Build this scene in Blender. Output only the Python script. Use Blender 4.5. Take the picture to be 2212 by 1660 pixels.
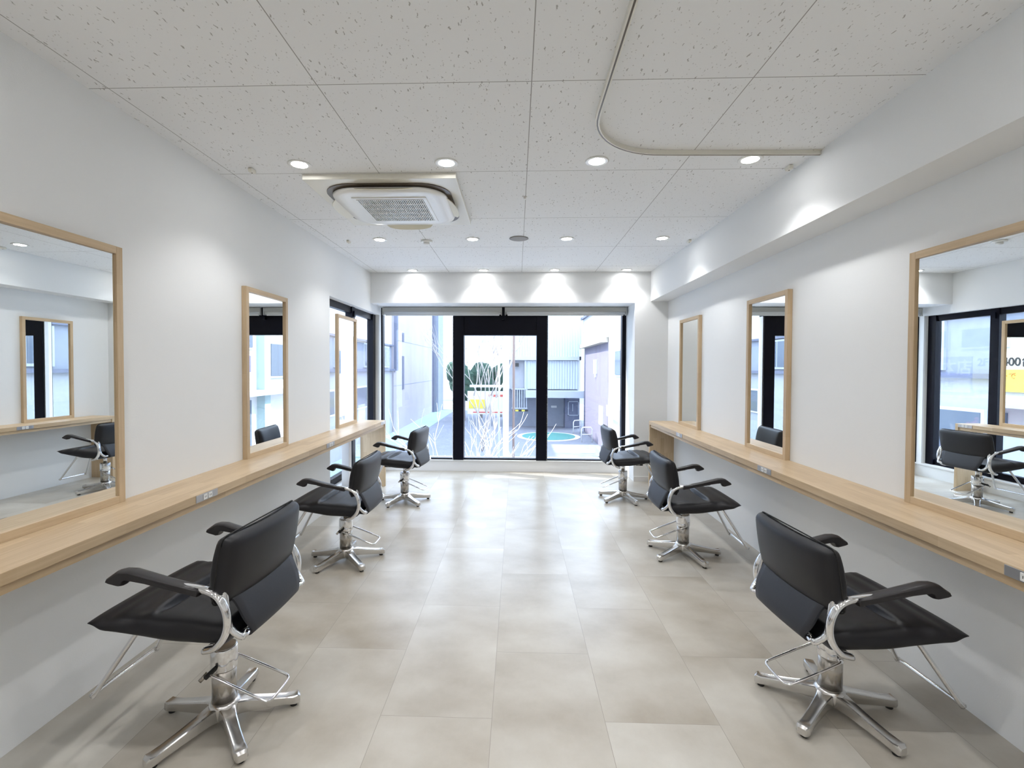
import bpy, bmesh, math, random
from mathutils import Vector, Matrix
R = math.radians
random.seed(7)
for o in list(bpy.data.objects): bpy.data.objects.remove(o)
S = bpy.context.scene
C = S.collection

# ------------------------------------------------------------------ camera
F = 1031.88; PITCH = 0.0215; YAW = -0.0347; ROLL = -0.0039
cam = bpy.data.cameras.new('camera'); camo = bpy.data.objects.new('camera', cam); C.objects.link(camo)
A = Matrix.Rotation(YAW, 3, 'Z')
B_ = Matrix(((1,0,0),(0,math.cos(PITCH),-math.sin(PITCH)),(0,math.sin(PITCH),math.cos(PITCH))))
D_ = Matrix(((math.cos(ROLL),0,-math.sin(ROLL)),(0,1,0),(math.sin(ROLL),0,math.cos(ROLL))))
M3 = (D_ @ B_ @ A).transposed()
ex, ey, ez = M3 @ Vector((1,0,0)), M3 @ Vector((0,0,1)), -(M3 @ Vector((0,1,0)))
mw = Matrix((ex, ey, ez)).transposed().to_4x4(); mw.translation = (0, 0, 1.4117)
camo.matrix_world = mw
cam.sensor_width = 36; cam.lens = F/2212*36
cam.shift_x = 25.9/2212; cam.shift_y = -12.7/2212
cam.clip_start = .02; cam.clip_end = 300
S.camera = camo

# ------------------------------------------------------------------ light
w = bpy.data.worlds.new('sky'); S.world = w; w.use_nodes = True
bg = w.node_tree.nodes['Background']; bg.inputs[0].default_value = (.66, .79, 1, 1); bg.inputs[1].default_value = 6.0
sun = bpy.data.lights.new('sun', 'SUN'); so = bpy.data.objects.new('sun', sun); C.objects.link(so)
sun.energy = 9; sun.angle = R(.6); sun.color = (1, .97, .92)
so.rotation_euler = (Vector((-1, .33, 1.2))).to_track_quat('Z', 'Y').to_euler()
so.location = (-6, 4, 14)
S.view_settings.view_transform = 'Standard'; S.view_settings.look = 'None'
S.view_settings.gamma = 1; S.view_settings.use_curve_mapping = False
S.view_settings.exposure = 0.17
LAMP = 27.0

# ------------------------------------------------------------------ node materials
def mat(name, col=(.8,.8,.8), rough=.5, metal=0., spec=.5, emit=None, es=0.):
    m = bpy.data.materials.new(name); m.use_nodes = True
    b = m.node_tree.nodes['Principled BSDF']
    b.inputs['Base Color'].default_value = (*col, 1); b.inputs['Roughness'].default_value = rough
    b.inputs['Metallic'].default_value = metal; b.inputs['Specular IOR Level'].default_value = spec
    if emit: b.inputs['Emission Color'].default_value = (*emit, 1); b.inputs['Emission Strength'].default_value = es
    return m
class N:
    def __init__(s, m): s.t = m.node_tree; s.b = s.t.nodes['Principled BSDF']
    def n(s, ty, **k):
        x = s.t.nodes.new(ty)
        for a, v in k.items():
            if hasattr(x, a): setattr(x, a, v)
            else: x.inputs[a.replace('_', ' ')].default_value = v
        return x
    def l(s, a, b): s.t.links.new(a, b)
    def coord(s, scale=(1,1,1), loc=(0,0,0), kind='Object'):
        c = s.n('ShaderNodeTexCoord'); mp = s.n('ShaderNodeMapping')
        mp.inputs['Scale'].default_value = scale; mp.inputs['Location'].default_value = loc
        s.l(c.outputs[kind], mp.inputs['Vector']); return mp.outputs[0]
    def noise(s, vec, sc, det=4, rough=.5, dist=0):
        x = s.n('ShaderNodeTexNoise'); x.inputs['Scale'].default_value = sc; x.inputs['Detail'].default_value = det
        x.inputs['Roughness'].default_value = rough; x.inputs['Distortion'].default_value = dist
        s.l(vec, x.inputs['Vector']); return x.outputs['Fac']
    def ramp(s, fac, stops):
        x = s.n('ShaderNodeValToRGB'); e = x.color_ramp.elements
        e[0].position = stops[0][0]; e[0].color = (*stops[0][1], 1); e[1].position = stops[-1][0]; e[1].color = (*stops[-1][1], 1)
        for p, c in stops[1:-1]: q = e.new(p); q.color = (*c, 1)
        s.l(fac, x.inputs[0]); return x.outputs[0]
    def mix(s, fac, a, b, mode='MIX'):
        x = s.n('ShaderNodeMix'); x.data_type = 'RGBA'; x.blend_type = mode
        for i, v in ((0, fac), (6, a), (7, b)):
            if hasattr(v, 'links'): s.l(v, x.inputs[i])
            else: x.inputs[i].default_value = v if i == 0 else (*v, 1)
        return x.outputs[2]
    def math(s, op, a, b=0.):
        x = s.n('ShaderNodeMath'); x.operation = op
        for i, v in ((0, a), (1, b)):
            if hasattr(v, 'links'): s.l(v, x.inputs[i])
            else: x.inputs[i].default_value = v
        return x.outputs[0]
    def bump(s, h, st=.2, d=.002):
        x = s.n('ShaderNodeBump'); x.inputs['Strength'].default_value = st; x.inputs['Distance'].default_value = d
        s.l(h, x.inputs['Height']); s.l(x.outputs[0], s.b.inputs['Normal'])
    def col(s, c): s.l(c, s.b.inputs['Base Color'])

m_wall = mat('wall_paper', (.825,.84,.845), .85, spec=.2); n = N(m_wall); n.bump(n.noise(n.coord(), 190, 5, .6), .25, .0015)
m_trimw = mat('white_trim', (.80,.80,.80), .45)

# ceiling boards
m_ceil = mat('ceiling_board', (.74,.735,.72), .9, spec=.1); n = N(m_ceil)
v = n.coord((1,1,0))
br = n.n('ShaderNodeTexBrick'); br.offset = 0; br.offset_frequency = 2; br.squash = 1
for k, val in (('Scale', 1), ('Mortar Size', .0022), ('Mortar Smooth', .2), ('Bias', 0), ('Brick Width', .91), ('Row Height', .91)): br.inputs[k].default_value = val
br.inputs['Color1'].default_value = (.85,.86,.865,1); br.inputs['Color2'].default_value = (.865,.875,.88,1); br.inputs['Mortar'].default_value = (.36,.355,.345,1)
n.l(n.coord((1,1,0), (9.1-.0573, 9.1-2.0233+.91, 0)), br.inputs['Vector'])
def fiss(sx, sy, thr, seedv):
    vo = n.n('ShaderNodeTexVoronoi'); vo.inputs['Scale'].default_value = 1; vo.inputs['Randomness'].default_value = 1
    ds = n.noise(n.coord((1,1,0), (seedv,0,0)), 42, 2); wv = n.n('ShaderNodeVectorMath'); wv.operation = 'ADD'
    cv = n.n('ShaderNodeCombineXYZ'); n.l(n.math('MULTIPLY', n.math('SUBTRACT', ds, .5), 1.6), cv.inputs[0])
    n.l(n.coord((sx, sy, 0), (seedv, seedv*2, 0)), wv.inputs[0]); n.l(cv.outputs[0], wv.inputs[1]); n.l(wv.outputs[0], vo.inputs['Vector'])
    d = n.math('LESS_THAN', vo.outputs['Distance'], thr)
    sp = n.n('ShaderNodeSeparateColor'); n.l(vo.outputs['Color'], sp.inputs[0])
    return n.math('MULTIPLY', d, n.math('GREATER_THAN', sp.outputs[0], .58))
f1 = fiss(68, 17, .17, 3.1); f2 = fiss(95, 55, .19, 8.7)
ff = n.math('MAXIMUM', f1, n.math('MULTIPLY', f2, .6))
n.col(n.mix(n.math('MULTIPLY', ff, .8), br.outputs['Color'], (.36,.35,.33)))

# floor tiles
m_floor = mat('stone_floor_tile', (.6,.56,.5), .34, spec=.45); n = N(m_floor)
sw = n.n('ShaderNodeTexCoord'); sx = n.n('ShaderNodeSeparateXYZ'); n.l(sw.outputs['Object'], sx.inputs[0])
cb = n.n('ShaderNodeCombineXYZ')
n.l(n.math('ADD', sx.outputs[1], 9.05*2-1.89), cb.inputs[0]); n.l(n.math('ADD', sx.outputs[0], .093+.452*20), cb.inputs[1])
br = n.n('ShaderNodeTexBrick'); br.offset = .5; br.offset_frequency = 2
for k, val in (('Scale', 1), ('Mortar Size', .0011), ('Mortar Smooth', .3), ('Bias', 0), ('Brick Width', .905), ('Row Height', .452)): br.inputs[k].default_value = val
br.inputs['Color1'].default_value = (0,0,0,1); br.inputs['Color2'].default_value = (1,1,1,1); br.inputs['Mortar'].default_value = (.5,.5,.5,1)
n.l(cb.outputs[0], br.inputs['Vector'])
# each tile gets its own piece of veining: shift the noise by the tile value
ad = n.n('ShaderNodeVectorMath'); ad.operation = 'MULTIPLY_ADD'; n.l(br.outputs['Color'], ad.inputs[0]); ad.inputs[1].default_value = (7, 9, 3)
n.l(n.coord((1.6, .9, 1)), ad.inputs[2])
rot = n.n('ShaderNodeMapping'); rot.inputs['Rotation'].default_value = (0,0,R(38)); rot.inputs['Scale'].default_value = (1,2.4,1); n.l(ad.outputs[0], rot.inputs['Vector'])
big = n.noise(rot.outputs[0], 1.5, 7, .5, 0); fine = n.noise(ad.outputs[0], 26, 6, .7)
mrg = n.n('ShaderNodeMapRange'); mrg.inputs['From Min'].default_value = .28; mrg.inputs['From Max'].default_value = .72; n.l(big, mrg.inputs['Value'])
c = n.mix(mrg.outputs[0], (.31,.270,.210), (.57,.555,.505))
c = n.mix(.15, c, n.ramp(fine, [(.3,(.37,.335,.28)), (.7,(.53,.50,.445))]))
c = n.mix(.22, c, n.mix(br.outputs['Color'], (.36,.31,.245), (.57,.55,.505)))
c = n.mix(n.math('MULTIPLY', br.outputs['Fac'], .75), c, (.22,.19,.16)); n.col(c)
n.b.inputs['Roughness'].default_value = .28
n.bump(br.outputs['Fac'], .25, -.002)

def wood(name, grain):
    m = mat(name, (.6,.44,.26), .42, spec=.4); n = N(m)
    t = n.n('ShaderNodeTexCoord'); s = n.n('ShaderNodeSeparateXYZ'); n.l(t.outputs['Object'], s.inputs[0])
    X, Y, Z = s.outputs
    long_, cross = {'y': (Y, n.math('ADD', X, Z)), 'z': (Z, n.math('ADD', X, Y)), 'x': (X, n.math('ADD', Y, Z))}[grain]
    cb = n.n('ShaderNodeCombineXYZ'); n.l(n.math('ADD', long_, 20), cb.inputs[0]); n.l(n.math('ADD', cross, 20), cb.inputs[1])
    br = n.n('ShaderNodeTexBrick'); br.offset = .41; br.offset_frequency = 2
    for k, val in (('Scale', 1), ('Mortar Size', .0003), ('Mortar Smooth', 0), ('Bias', 0), ('Brick Width', .42), ('Row Height', .042)): br.inputs[k].default_value = val
    br.inputs['Color1'].default_value = (.50,.36,.215,1); br.inputs['Color2'].default_value = (.66,.51,.335,1); br.inputs['Mortar'].default_value = (.50,.35,.20,1)
    n.l(cb.outputs[0], br.inputs['Vector'])
    mp = n.n('ShaderNodeMapping'); mp.inputs['Scale'].default_value = (3, 60, 1); n.l(cb.outputs[0], mp.inputs['Vector'])
    g = n.noise(mp.outputs[0], 1.5, 6, .6, .3)
    n.col(n.mix(.45, br.outputs['Color'], n.ramp(g, [(.3,(.44,.315,.185)), (.7,(.66,.515,.345))])))
    n.bump(g, .08, .001); return m
m_wy = wood('oak_grain_along', 'y'); m_wz = wood('oak_grain_upright', 'z'); m_wx = wood('oak_grain_across', 'x')

m_leather = mat('black_leather', (.011,.011,.014), .42, spec=.38); n = N(m_leather); n.bump(n.noise(n.coord(), 420, 3, .6), .18, .0008)
m_strap = mat('window_lit_leather', (.022,.024,.031), .5, spec=.45); n = N(m_strap); n.bump(n.noise(n.coord(), 60, 3, .6), .15, .002)  # same black leather as the seat, bluish window light mixed into its colour
m_arm = mat('black_urethane', (.018,.016,.018), .36, spec=.5)
m_chrome = mat('polished_chrome', (.80,.80,.81), .10, 1); n = N(m_chrome); n.bump(n.noise(n.coord(), 30, 2), .02, .001)
m_alu = mat('polished_aluminium', (.72,.71,.70), .22, 1); n = N(m_alu); n.bump(n.noise(n.coord((1,1,1)), 120, 3), .03, .001)
m_steel = mat('satin_steel', (.50,.47,.43), .25, 1)
m_rub = mat('black_rubber', (.012,.012,.012), .7)
m_frame = mat('dark_window_aluminium', (.003,.0035,.009), .35, spec=.14); n = N(m_frame); n.bump(n.noise(n.coord(), 300, 2), .02, .0005)
m_mirror = mat('mirror_silver', (.88,.90,.89), .0, 1)
m_beige = mat('cream_plastic', (.78,.765,.69), .3); m_white = mat('white_plastic', (.82,.82,.80), .3)
m_cream2 = mat('ivory_flap', (.74,.71,.58), .4)
m_dark = mat('dark_recess', (.05,.045,.04), .6); m_gap = mat('louvre_dark_brown', (.10,.075,.05), .35)
m_grey = mat('grey_mesh', (.30,.29,.28), .7); m_plate = mat('silver_plate', (.50,.50,.51), .35, .7)
m_blind = mat('grey_blind_cassette', (.42,.42,.39), .5); m_blindw = mat('pale_blind_cloth', (.66,.67,.66), .7)
m_rail = mat('ivory_rail', (.78,.76,.68), .4)
m_lamp = mat('lamp_glow', (1,1,1), .5, emit=(1,.99,.98), es=52)

def glass(name, tint=(.97,.985,.99), refl=.06):
    m = bpy.data.materials.new(name); m.use_nodes = True; t = m.node_tree; t.nodes.clear()
    o = t.nodes.new('ShaderNodeOutputMaterial'); mx = t.nodes.new('ShaderNodeMixShader')
    tr = t.nodes.new('ShaderNodeBsdfTransparent'); gl = t.nodes.new('ShaderNodeBsdfGlossy'); lw = t.nodes.new('ShaderNodeFresnel')
    ge = t.nodes.new('ShaderNodeNewGeometry'); mr = t.nodes.new('ShaderNodeMapRange'); mr.inputs['To Min'].default_value = 1.5; mr.inputs['To Max'].default_value = 1/1.5
    t.links.new(ge.outputs['Backfacing'], mr.inputs['Value']); t.links.new(mr.outputs[0], lw.inputs['IOR'])
    tr.inputs[0].default_value = (*tint, 1); gl.inputs['Roughness'].default_value = .0
    t.links.new(lw.outputs[0], mx.inputs[0]); t.links.new(tr.outputs[0], mx.inputs[1]); t.links.new(gl.outputs[0], mx.inputs[2]); t.links.new(mx.outputs[0], o.inputs[0])
    return m
m_glass = glass('window_glass')

# ------------------------------------------------------------------ mesh helpers
def add_box(bm, x0, x1, y0, y1, z0, z1, mi=0):
    x0, x1 = sorted((x0, x1)); y0, y1 = sorted((y0, y1)); z0, z1 = sorted((z0, z1))
    vs = [bm.verts.new(p) for p in ((x0,y0,z0),(x1,y0,z0),(x1,y1,z0),(x0,y1,z0),(x0,y0,z1),(x1,y0,z1),(x1,y1,z1),(x0,y1,z1))]
    for q in ((0,3,2,1),(4,5,6,7),(0,1,5,4),(1,2,6,5),(2,3,7,6),(3,0,4,7)):
        f = bm.faces.new([vs[i] for i in q]); f.material_index = mi
def add_tube(bm, pts, r, seg=12, mi=0, flat=1., up=None, caps=True):
    pts = [Vector(p) for p in pts]; rings = []; prev = None
    for i, p in enumerate(pts):
        t = (pts[min(i+1, len(pts)-1)] - pts[max(i-1, 0)]).normalized()
        u = Vector(up) if up else (prev if prev else (Vector((0,0,1)) if abs(t.z) < .9 else Vector((1,0,0))))
        u = (u - t*u.dot(t)).normalized(); prev = u; s = t.cross(u)
        rr = r[i] if isinstance(r, (list, tuple)) else r
        rings.append([bm.verts.new(p + u*math.cos(a)*rr*flat + s*math.sin(a)*rr) for a in [2*math.pi*k/seg for k in range(seg)]])
    for a, b in zip(rings, rings[1:]):
        for k in range(seg):
            f = bm.faces.new((a[k], a[(k+1) % seg], b[(k+1) % seg], b[k])); f.material_index = mi; f.smooth = True
    if caps:
        f = bm.faces.new(rings[0][::-1]); f.material_index = mi; f = bm.faces.new(rings[-1]); f.material_index = mi
def add_lathe(bm, prof, c=(0,0), seg=32, mi=0, smooth=True):
    rings = []
    for r, z in prof: rings.append([bm.verts.new((c[0]+r*math.cos(2*math.pi*k/seg), c[1]+r*math.sin(2*math.pi*k/seg), z)) for k in range(seg)])
    for a, b in zip(rings, rings[1:]):
        for k in range(seg):
            f = bm.faces.new((a[k], a[(k+1) % seg], b[(k+1) % seg], b[k])); f.material_index = mi; f.smooth = smooth
    f = bm.faces.new(rings[0][::-1]); f.material_index = mi; f = bm.faces.new(rings[-1]); f.material_index = mi
def add_prism(bm, poly, axis, a0, a1, mi=0):
    def P(u, v, a): return {'x': (a, u, v), 'y': (u, a, v), 'z': (u, v, a)}[axis]
    A_ = [bm.verts.new(P(u, v, a0)) for u, v in poly]; B2 = [bm.verts.new(P(u, v, a1)) for u, v in poly]; k = len(poly)
    for i in range(k):
        f = bm.faces.new((A_[i], A_[(i+1) % k], B2[(i+1) % k], B2[i])); f.material_index = mi
    f = bm.faces.new(A_[::-1]); f.material_index = mi; f = bm.faces.new(B2); f.material_index = mi
def add_rbox(bm, c, h, r, cuts=9, fn=None, mi=0):
    """rounded box about c, half sizes h, corner radius r; fn(local point) -> local point"""
    g = cuts; vs = {}
    def key(p): return tuple(round(a, 5) for a in p)
    def vert(q):
        k = key(q)
        if k not in vs:
            p = Vector((q[0]*h[0], q[1]*h[1], q[2]*h[2]))
            core = Vector([max(-(h[i]-r), min(h[i]-r, p[i])) for i in range(3)]); d = p - core
            if d.length > 1e-9: p = core + d.normalized()*r
            if fn: p = Vector(fn(p))
            vs[k] = bm.verts.new(Vector(c) + p)
        return vs[k]
    def tt(i):                                       # denser near the edges
        x = -1 + 2*i/g; return math.copysign(1-(1-abs(x))**1.5, x)
    for ax in range(3):
        for sg in (-1, 1):
            for i in range(g):
                for j in range(g):
                    q = []
                    for a, b in ((i, j), (i+1, j), (i+1, j+1), (i, j+1)):
                        p = [0,0,0]; p[ax] = sg; p[(ax+1) % 3] = tt(a); p[(ax+2) % 3] = tt(b); q.append(vert(p))
                    if sg < 0: q.reverse()
                    try: f = bm.faces.new(q); f.smooth = True; f.material_index = mi
                    except ValueError: pass
def arc(c, r, a0, a1, k, plane='xz', fixed=0.):
    out = []
    for i in range(k+1):
        a = R(a0 + (a1-a0)*i/k); u, v = c[0]+r*math.cos(a), c[1]+r*math.sin(a)
        out.append({'xz': (u, fixed, v), 'xy': (u, v, fixed), 'yz': (fixed, u, v)}[plane])
    return out
def spline(pts, k=6):
    P = [Vector(p) for p in pts]; P = [P[0]*2-P[1]] + P + [P[-1]*2-P[-2]]; out = []
    for i in range(1, len(P)-2):
        for j in range(k):
            t = j/k; a, b, c, d = P[i-1:i+3]
            out.append(.5*((2*b) + (c-a)*t + (2*a-5*b+4*c-d)*t*t + (3*b-a-3*c+d)*t**3))
    return out + [P[-2]]

def obj(name, bm, m, parent=None, bevel=0., smooth=False, loc=None):
    if not isinstance(m, (list, tuple)): m = [m]
    bmesh.ops.recalc_face_normals(bm, faces=bm.faces)
    if bevel: bmesh.ops.bevel(bm, geom=[e for e in bm.edges if e.is_manifold and e.calc_face_angle(0) > .6], offset=bevel, segments=2, profile=.6, affect='EDGES')
    if smooth:
        for f in bm.faces: f.smooth = True
        for e in bm.edges:
            if e.is_manifold and e.calc_face_angle(0) > .7: e.smooth = False
    me = bpy.data.meshes.new(name); bm.to_mesh(me); bm.free()
    for x in m: me.materials.append(x)
    o = bpy.data.objects.new(name, me); C.objects.link(o)
    if parent: o.parent = parent
    if loc: o.location = loc
    return o
def tag(o, label=None, cat=None, group=None, kind=None):
    for k, v_ in (('label', label), ('category', cat), ('group', group), ('kind', kind)):
        if v_: o[k] = v_
    return o
def thing(name, label, cat, loc=(0,0,0), rz=0., group=None):
    o = bpy.data.objects.new(name, None); C.objects.link(o); o.location = loc; o.rotation_euler = (0,0,rz); o.empty_display_size = .1
    return tag(o, label, cat, group)
def struct(name, bm, m, parent=None, bevel=0.):
    o = obj(name, bm, m, parent, bevel)
    if not parent: o['kind'] = 'structure'
    return o
def B(*boxes):
    bm = bmesh.new()
    for b in boxes: add_box(bm, *b)
    return bm
def dup(root, loc, rz=None, label=None, group=None):
    r = root.copy(); C.objects.link(r); r.location = loc
    if rz is not None: r.rotation_euler = (0,0,rz)
    if label: r['label'] = label
    if group: r['group'] = group
    for ch in list(root.children):
        c_ = ch.copy(); C.objects.link(c_); c_.parent = r
        for g in list(ch.children):
            d = g.copy(); C.objects.link(d); d.parent = c_
    return r

# ------------------------------------------------------------------ room shell
XL, XR, XB, YB, YW, ZC, YN = -1.849, 1.874, 1.655, 6.0, 6.47, 2.609, -2.6
T = .16
struct('floor', B((XL-T, XR+T, YN-T, YW+.12, -.12, 0)), m_floor)
struct('ceiling', B((XL-T, XR+T, YN-T, YW+.2, ZC, ZC+.1)), m_ceil)
WY0, WY1, WZ0, WZ1 = 4.67, 6.37, .165, 2.118
struct('wall_left', B((XL-T, XL, YN-T, WY0, 0, ZC), (XL-T, XL, WY0, YW+.2, WZ1, ZC), (XL-T, XL, WY1+.02, YW-.005, WZ0, WZ1), (XL-T, XL, WY0, YW+.12, 0, WZ0-.02)), m_wall)
struct('wall_right', B((XR, XR+T, YN-T, YW+.2, 0, ZC)), m_wall)
struct('wall_front', B((XL, XR, YN-T, YN, 0, ZC)), m_wall)
struct('wall_back', B((XL, XB, YB, YW+.2, 2.226, ZC), (1.465, XR, YB, YW+.2, 0, 2.226), (XB, XR, YB, YW+.2, 2.226, ZC)), m_wall)
struct('trim_1', B((XB, XR, YN, YB, 2.243, ZC)), m_wall)                        # ceiling beam on the right
struct('trim_2', B((XL, 1.465, YW, YW+.12, 0, .14), (XL, 1.465, YW-.012, YW+.12, .14, .157)), m_trimw, bevel=.002)   # low sill wall under the back glazing
struct('trim_3', B((XL-T, XL+.012, WY0, YW, WZ0-.02, WZ0)), m_trimw, bevel=.002)   # ledge under the side window
struct('baseboard_back', B((1.465, XR, YB-.008, YB, 0, .06)), m_trimw)

# ------------------------------------------------------------------ glazing
GY = YW+.05
def window(name, x0, x1, z0, z1, fr):
    r = struct(name, B((x0, x1, YW+.01, YW+.09, z0, z0+.018), (x0, x1, YW+.01, YW+.09, z1-.03, z1), (x0, x0+fr[0], YW, YW+.10, z0, z1), (x1-fr[1], x1, YW, YW+.10, z0, z1)), m_frame, bevel=.002)
    struct('glass_pane', B((x0+fr[0], x1-fr[1], GY, GY+.006, z0+.018, z1-.03)), m_glass, r)
    return r
window('window_1', -1.88, -.853, .157, 2.226, (.05, .012))
window('window_2', .407, 1.465, .157, 2.226, (.012, .052))
d = struct('door_1', B((-.853, -.716, YW-.02, YW+.12, .157, 2.21), (.268, .407, YW-.02, YW+.12, .157, 2.21), (-.716, .268, YW-.01, YW+.11, 1.852, 2.21), (-.716, .268, YW+.01, YW+.09, .157, .178)), m_frame, bevel=.003)
struct('glass_pane', B((-.716, .268, GY, GY+.006, .178, 1.852)), m_glass, d)
struct('door_lining', B((-.87, -.853, YW+.0, YW+.10, .165, 2.11), (.407, .420, YW+.0, YW+.10, .165, 2.11)), m_trimw, d)
struct('ceiling_bracket', B((-.20, -.16, 6.40, YW-.02, 2.06, 2.222)), m_frame, d)
# side window, two sashes
xa, xb = XL-.135, XL-.075
d = struct('window_3', B((xa, xb, WY0, WY1+.02, WZ0, WZ0+.07), (xa, xb, WY0, WY1+.02, WZ1-.075, WZ1), (xa, xb, WY0, WY0+.05, WZ0, WZ1), (xa, xb+.02, WY1-.09, WY1+.02, WZ0, WZ1),
    (xa-.01, xb+.012, 5.50, 5.60, WZ0, WZ1)), m_frame, bevel=.002)
struct('glass_pane', B((xa+.02, xa+.026, WY0+.05, 5.5, WZ0+.07, WZ1-.075)), m_glass, d)
struct('glass_pane', B((xa+.04, xa+.046, 5.6, WY1-.09, WZ0+.07, WZ1-.075)), m_glass, d)
struct('frame_latch', B((xb, xb+.03, 5.53, 5.57, 2.0, 2.07)), m_frame, d)

def blind(x0, x1, lab):
    t = thing('roller_blind', lab, 'blind', ((x0+x1)/2, 6.40, 2.115), group='roller blinds over the back glazing'); h = (x1-x0)/2
    bm = bmesh.new(); add_box(bm, -h, h, -.035, .03, .045, .104); obj('headrail', bm, m_blind, t, .008)
    bm = bmesh.new(); add_tube(bm, [(-h+.01, 0, .035), (h-.01, 0, .035)], .026, 20); obj('cloth_roll', bm, m_blindw, t)
    bm = bmesh.new(); add_box(bm, -h+.03, h-.03, -.012, .006, -.006, .012); obj('bottom_bar', bm, m_blindw, t, .003)
    for s in (-1, 1): obj('end_cap', B((s*h-.006, s*h+.006, -.038, .032, .0, .104)), m_blind, t, .003)
blind(-1.80, -.205, 'rolled-up grey roller blind over the left pane, left of the black bracket')
blind(-.155, 1.44, 'rolled-up grey roller blind over the right pane, right of the black bracket')

# ------------------------------------------------------------------ counters
def counter(side, y1, lab):
    s = -1 if side == 'L' else 1
    xw, xf = (XL, -1.553) if s < 0 else (XR, 1.587)
    t = thing('wall_counter', lab, 'counter', (xw, 0, 0))
    L = lambda x: x - xw
    obj('countertop', B((L(xw), L(xf), YN, y1, .744, .785)), m_wy, t, .002)
    obj('apron', B((L(xf)-s*-.012, L(xf)-s*-.032, YN, y1-.035, .712, .744)), m_wy, t)
    obj('end_panel', B((L(xw), L(xf), y1-.035, y1, 0, .744)), m_wz, t, .002)
    if s < 0:
        obj('support_post', B((.012, .09, 4.95, 5.03, WZ0*0, .744)), m_trimw, t, .003)
    return t
ctL = counter('L', 5.62, 'long oak wall counter with a white post, running past the side window')
ctR = counter('R', 5.77, 'long oak wall counter on the solid wall under the ceiling beam')
def outlet(s, y, lab):
    x = -1.553 if s < 0 else 1.587
    t = thing('power_outlet', lab, 'outlet', (x, y, .764), 0 if s < 0 else math.pi, 'outlets in the counter edges')
    obj('cover_plate', B((0, .003, -.083, .083, -.0175, .0175)), m_plate, t, .001)
    for q in (-.017, .021):
        so_ = obj('socket', B((.003, .006, q-.014, q+.014, -.013, .013)), m_white, t, .001)
        obj('pin_slots', B((.006, .0066, q-.006, q-.004, -.004, .005), (.006, .0066, q+.004, q+.006, -.004, .005)), m_dark, so_)
for y, w_ in ((2.335, 'nearest the camera on the window side'), (3.93, 'at the edge of the side window'), (5.50, 'at the window side counter end')):
    outlet(-1, y, 'silver outlet plate in the counter edge ' + w_)
for y, w_ in ((1.51, 'cut by the picture edge on the beam side'), (3.10, 'below the middle mirror on the beam side'), (4.70, 'below the far mirror on the beam side')):
    outlet(1, y, 'silver outlet plate in the counter edge ' + w_)

# ------------------------------------------------------------------ mirrors
def mirror(s, y0, y1, lab, turn=0.):
    xw = XL if s < 0 else XR; h = (y1-y0)/2; H = 1.171; fw = .034; dp = .034
    t = thing('wall_mirror', lab, 'mirror', (xw, (y0+y1)/2, .785), 0 if s < 0 else math.pi, 'oak framed mirrors standing on the counters')
    for a in (-h, h-fw): obj('frame_stile', B((.001, dp, a, a+fw, 0, H)), m_wz, t, .0015)
    for a in (0, H-fw): obj('frame_rail', B((.001, dp, -h+fw, h-fw, a, a+fw)), m_wy, t, .0015)
    obj('backing_board', B((.002, .008, -h+fw, h-fw, fw, H-fw)), m_wz, t)
    g = obj('mirror_glass', B((-.0025, .0025, -h+fw+.001, h-fw-.001, fw, H-fw)), m_mirror, t)
    g.location = (.017, 0, 0); g.rotation_euler = (0, 0, R(turn)*s)      # glass sits a few millimetres askew in its rebate
mirror(-1, 1.565, 2.148, 'oak framed mirror nearest the camera on the window side counter', 1.0)
mirror(-1, 3.155, 3.739, 'oak framed mirror in the middle of the window side counter', .2)
mirror(-1, 4.803, 5.380, 'oak framed mirror standing in front of the side window')
mirror(1, 1.735, 2.319, 'oak framed mirror nearest the camera on the beam side counter', 1.1)
mirror(1, 3.325, 3.905, 'oak framed mirror in the middle of the beam side counter', .2)
mirror(1, 4.910, 5.486, 'oak framed mirror farthest along the beam side counter')

# ------------------------------------------------------------------ ceiling fittings
def downlight(x, y, lab=None, src=None):
    if src: r = dup(src, (x, y, ZC), label=lab)
    else:
        r = thing('downlight', lab, 'light', (x, y, ZC), group='recessed ceiling downlights')
        bm = bmesh.new(); add_lathe(bm, [(.052,-.001),(.066,-.001),(.068,-.004),(.062,-.007),(.054,-.005)], seg=40); obj('trim_ring', bm, m_white, r)
        bm = bmesh.new(); add_lathe(bm, [(.052,-.001),(.053,-.004),(.04,-.006),(.012,-.0065)], seg=40); obj('lamp_lens', bm, m_lamp, r)
    sp = bpy.data.lights.new('downlight_beam', 'SPOT'); sp.energy = LAMP; sp.spot_size = R(116); sp.spot_blend = .6; sp.shadow_soft_size = .035; sp.color = (1,.99,.985)
    so_ = bpy.data.objects.new('downlight_beam', sp); C.objects.link(so_); so_.location = (0,0,-.012); so_.parent = r
    return r
rows = ((2.80, 'in the row beside the air conditioner'), (4.455, 'in the middle row by the speaker'), (5.865, 'in the far row by the glazing'))
cols = ((-1.285, 'on the window side'), (-.415, 'left of the ceiling centre line'), (.457, 'right of the ceiling centre line'), (1.327, 'next to the beam'))
dl0 = None
for (y, a) in rows:
    for (x, b) in cols:
        lab = 'round recessed downlight %s, %s' % (a, b)
        if not dl0: dl0 = downlight(x, y, lab)
        else:
            r = dup(dl0, (x, y, ZC), label=lab)
for y, a in ((1.1, 'in the row above the camera'), (-.6, 'in the row just behind the camera'), (-2.0, 'in the rearmost row behind the camera')):
    for x, b in cols: dup(dl0, (x, y, ZC), label='round recessed downlight %s, %s' % (a, b))

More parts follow.
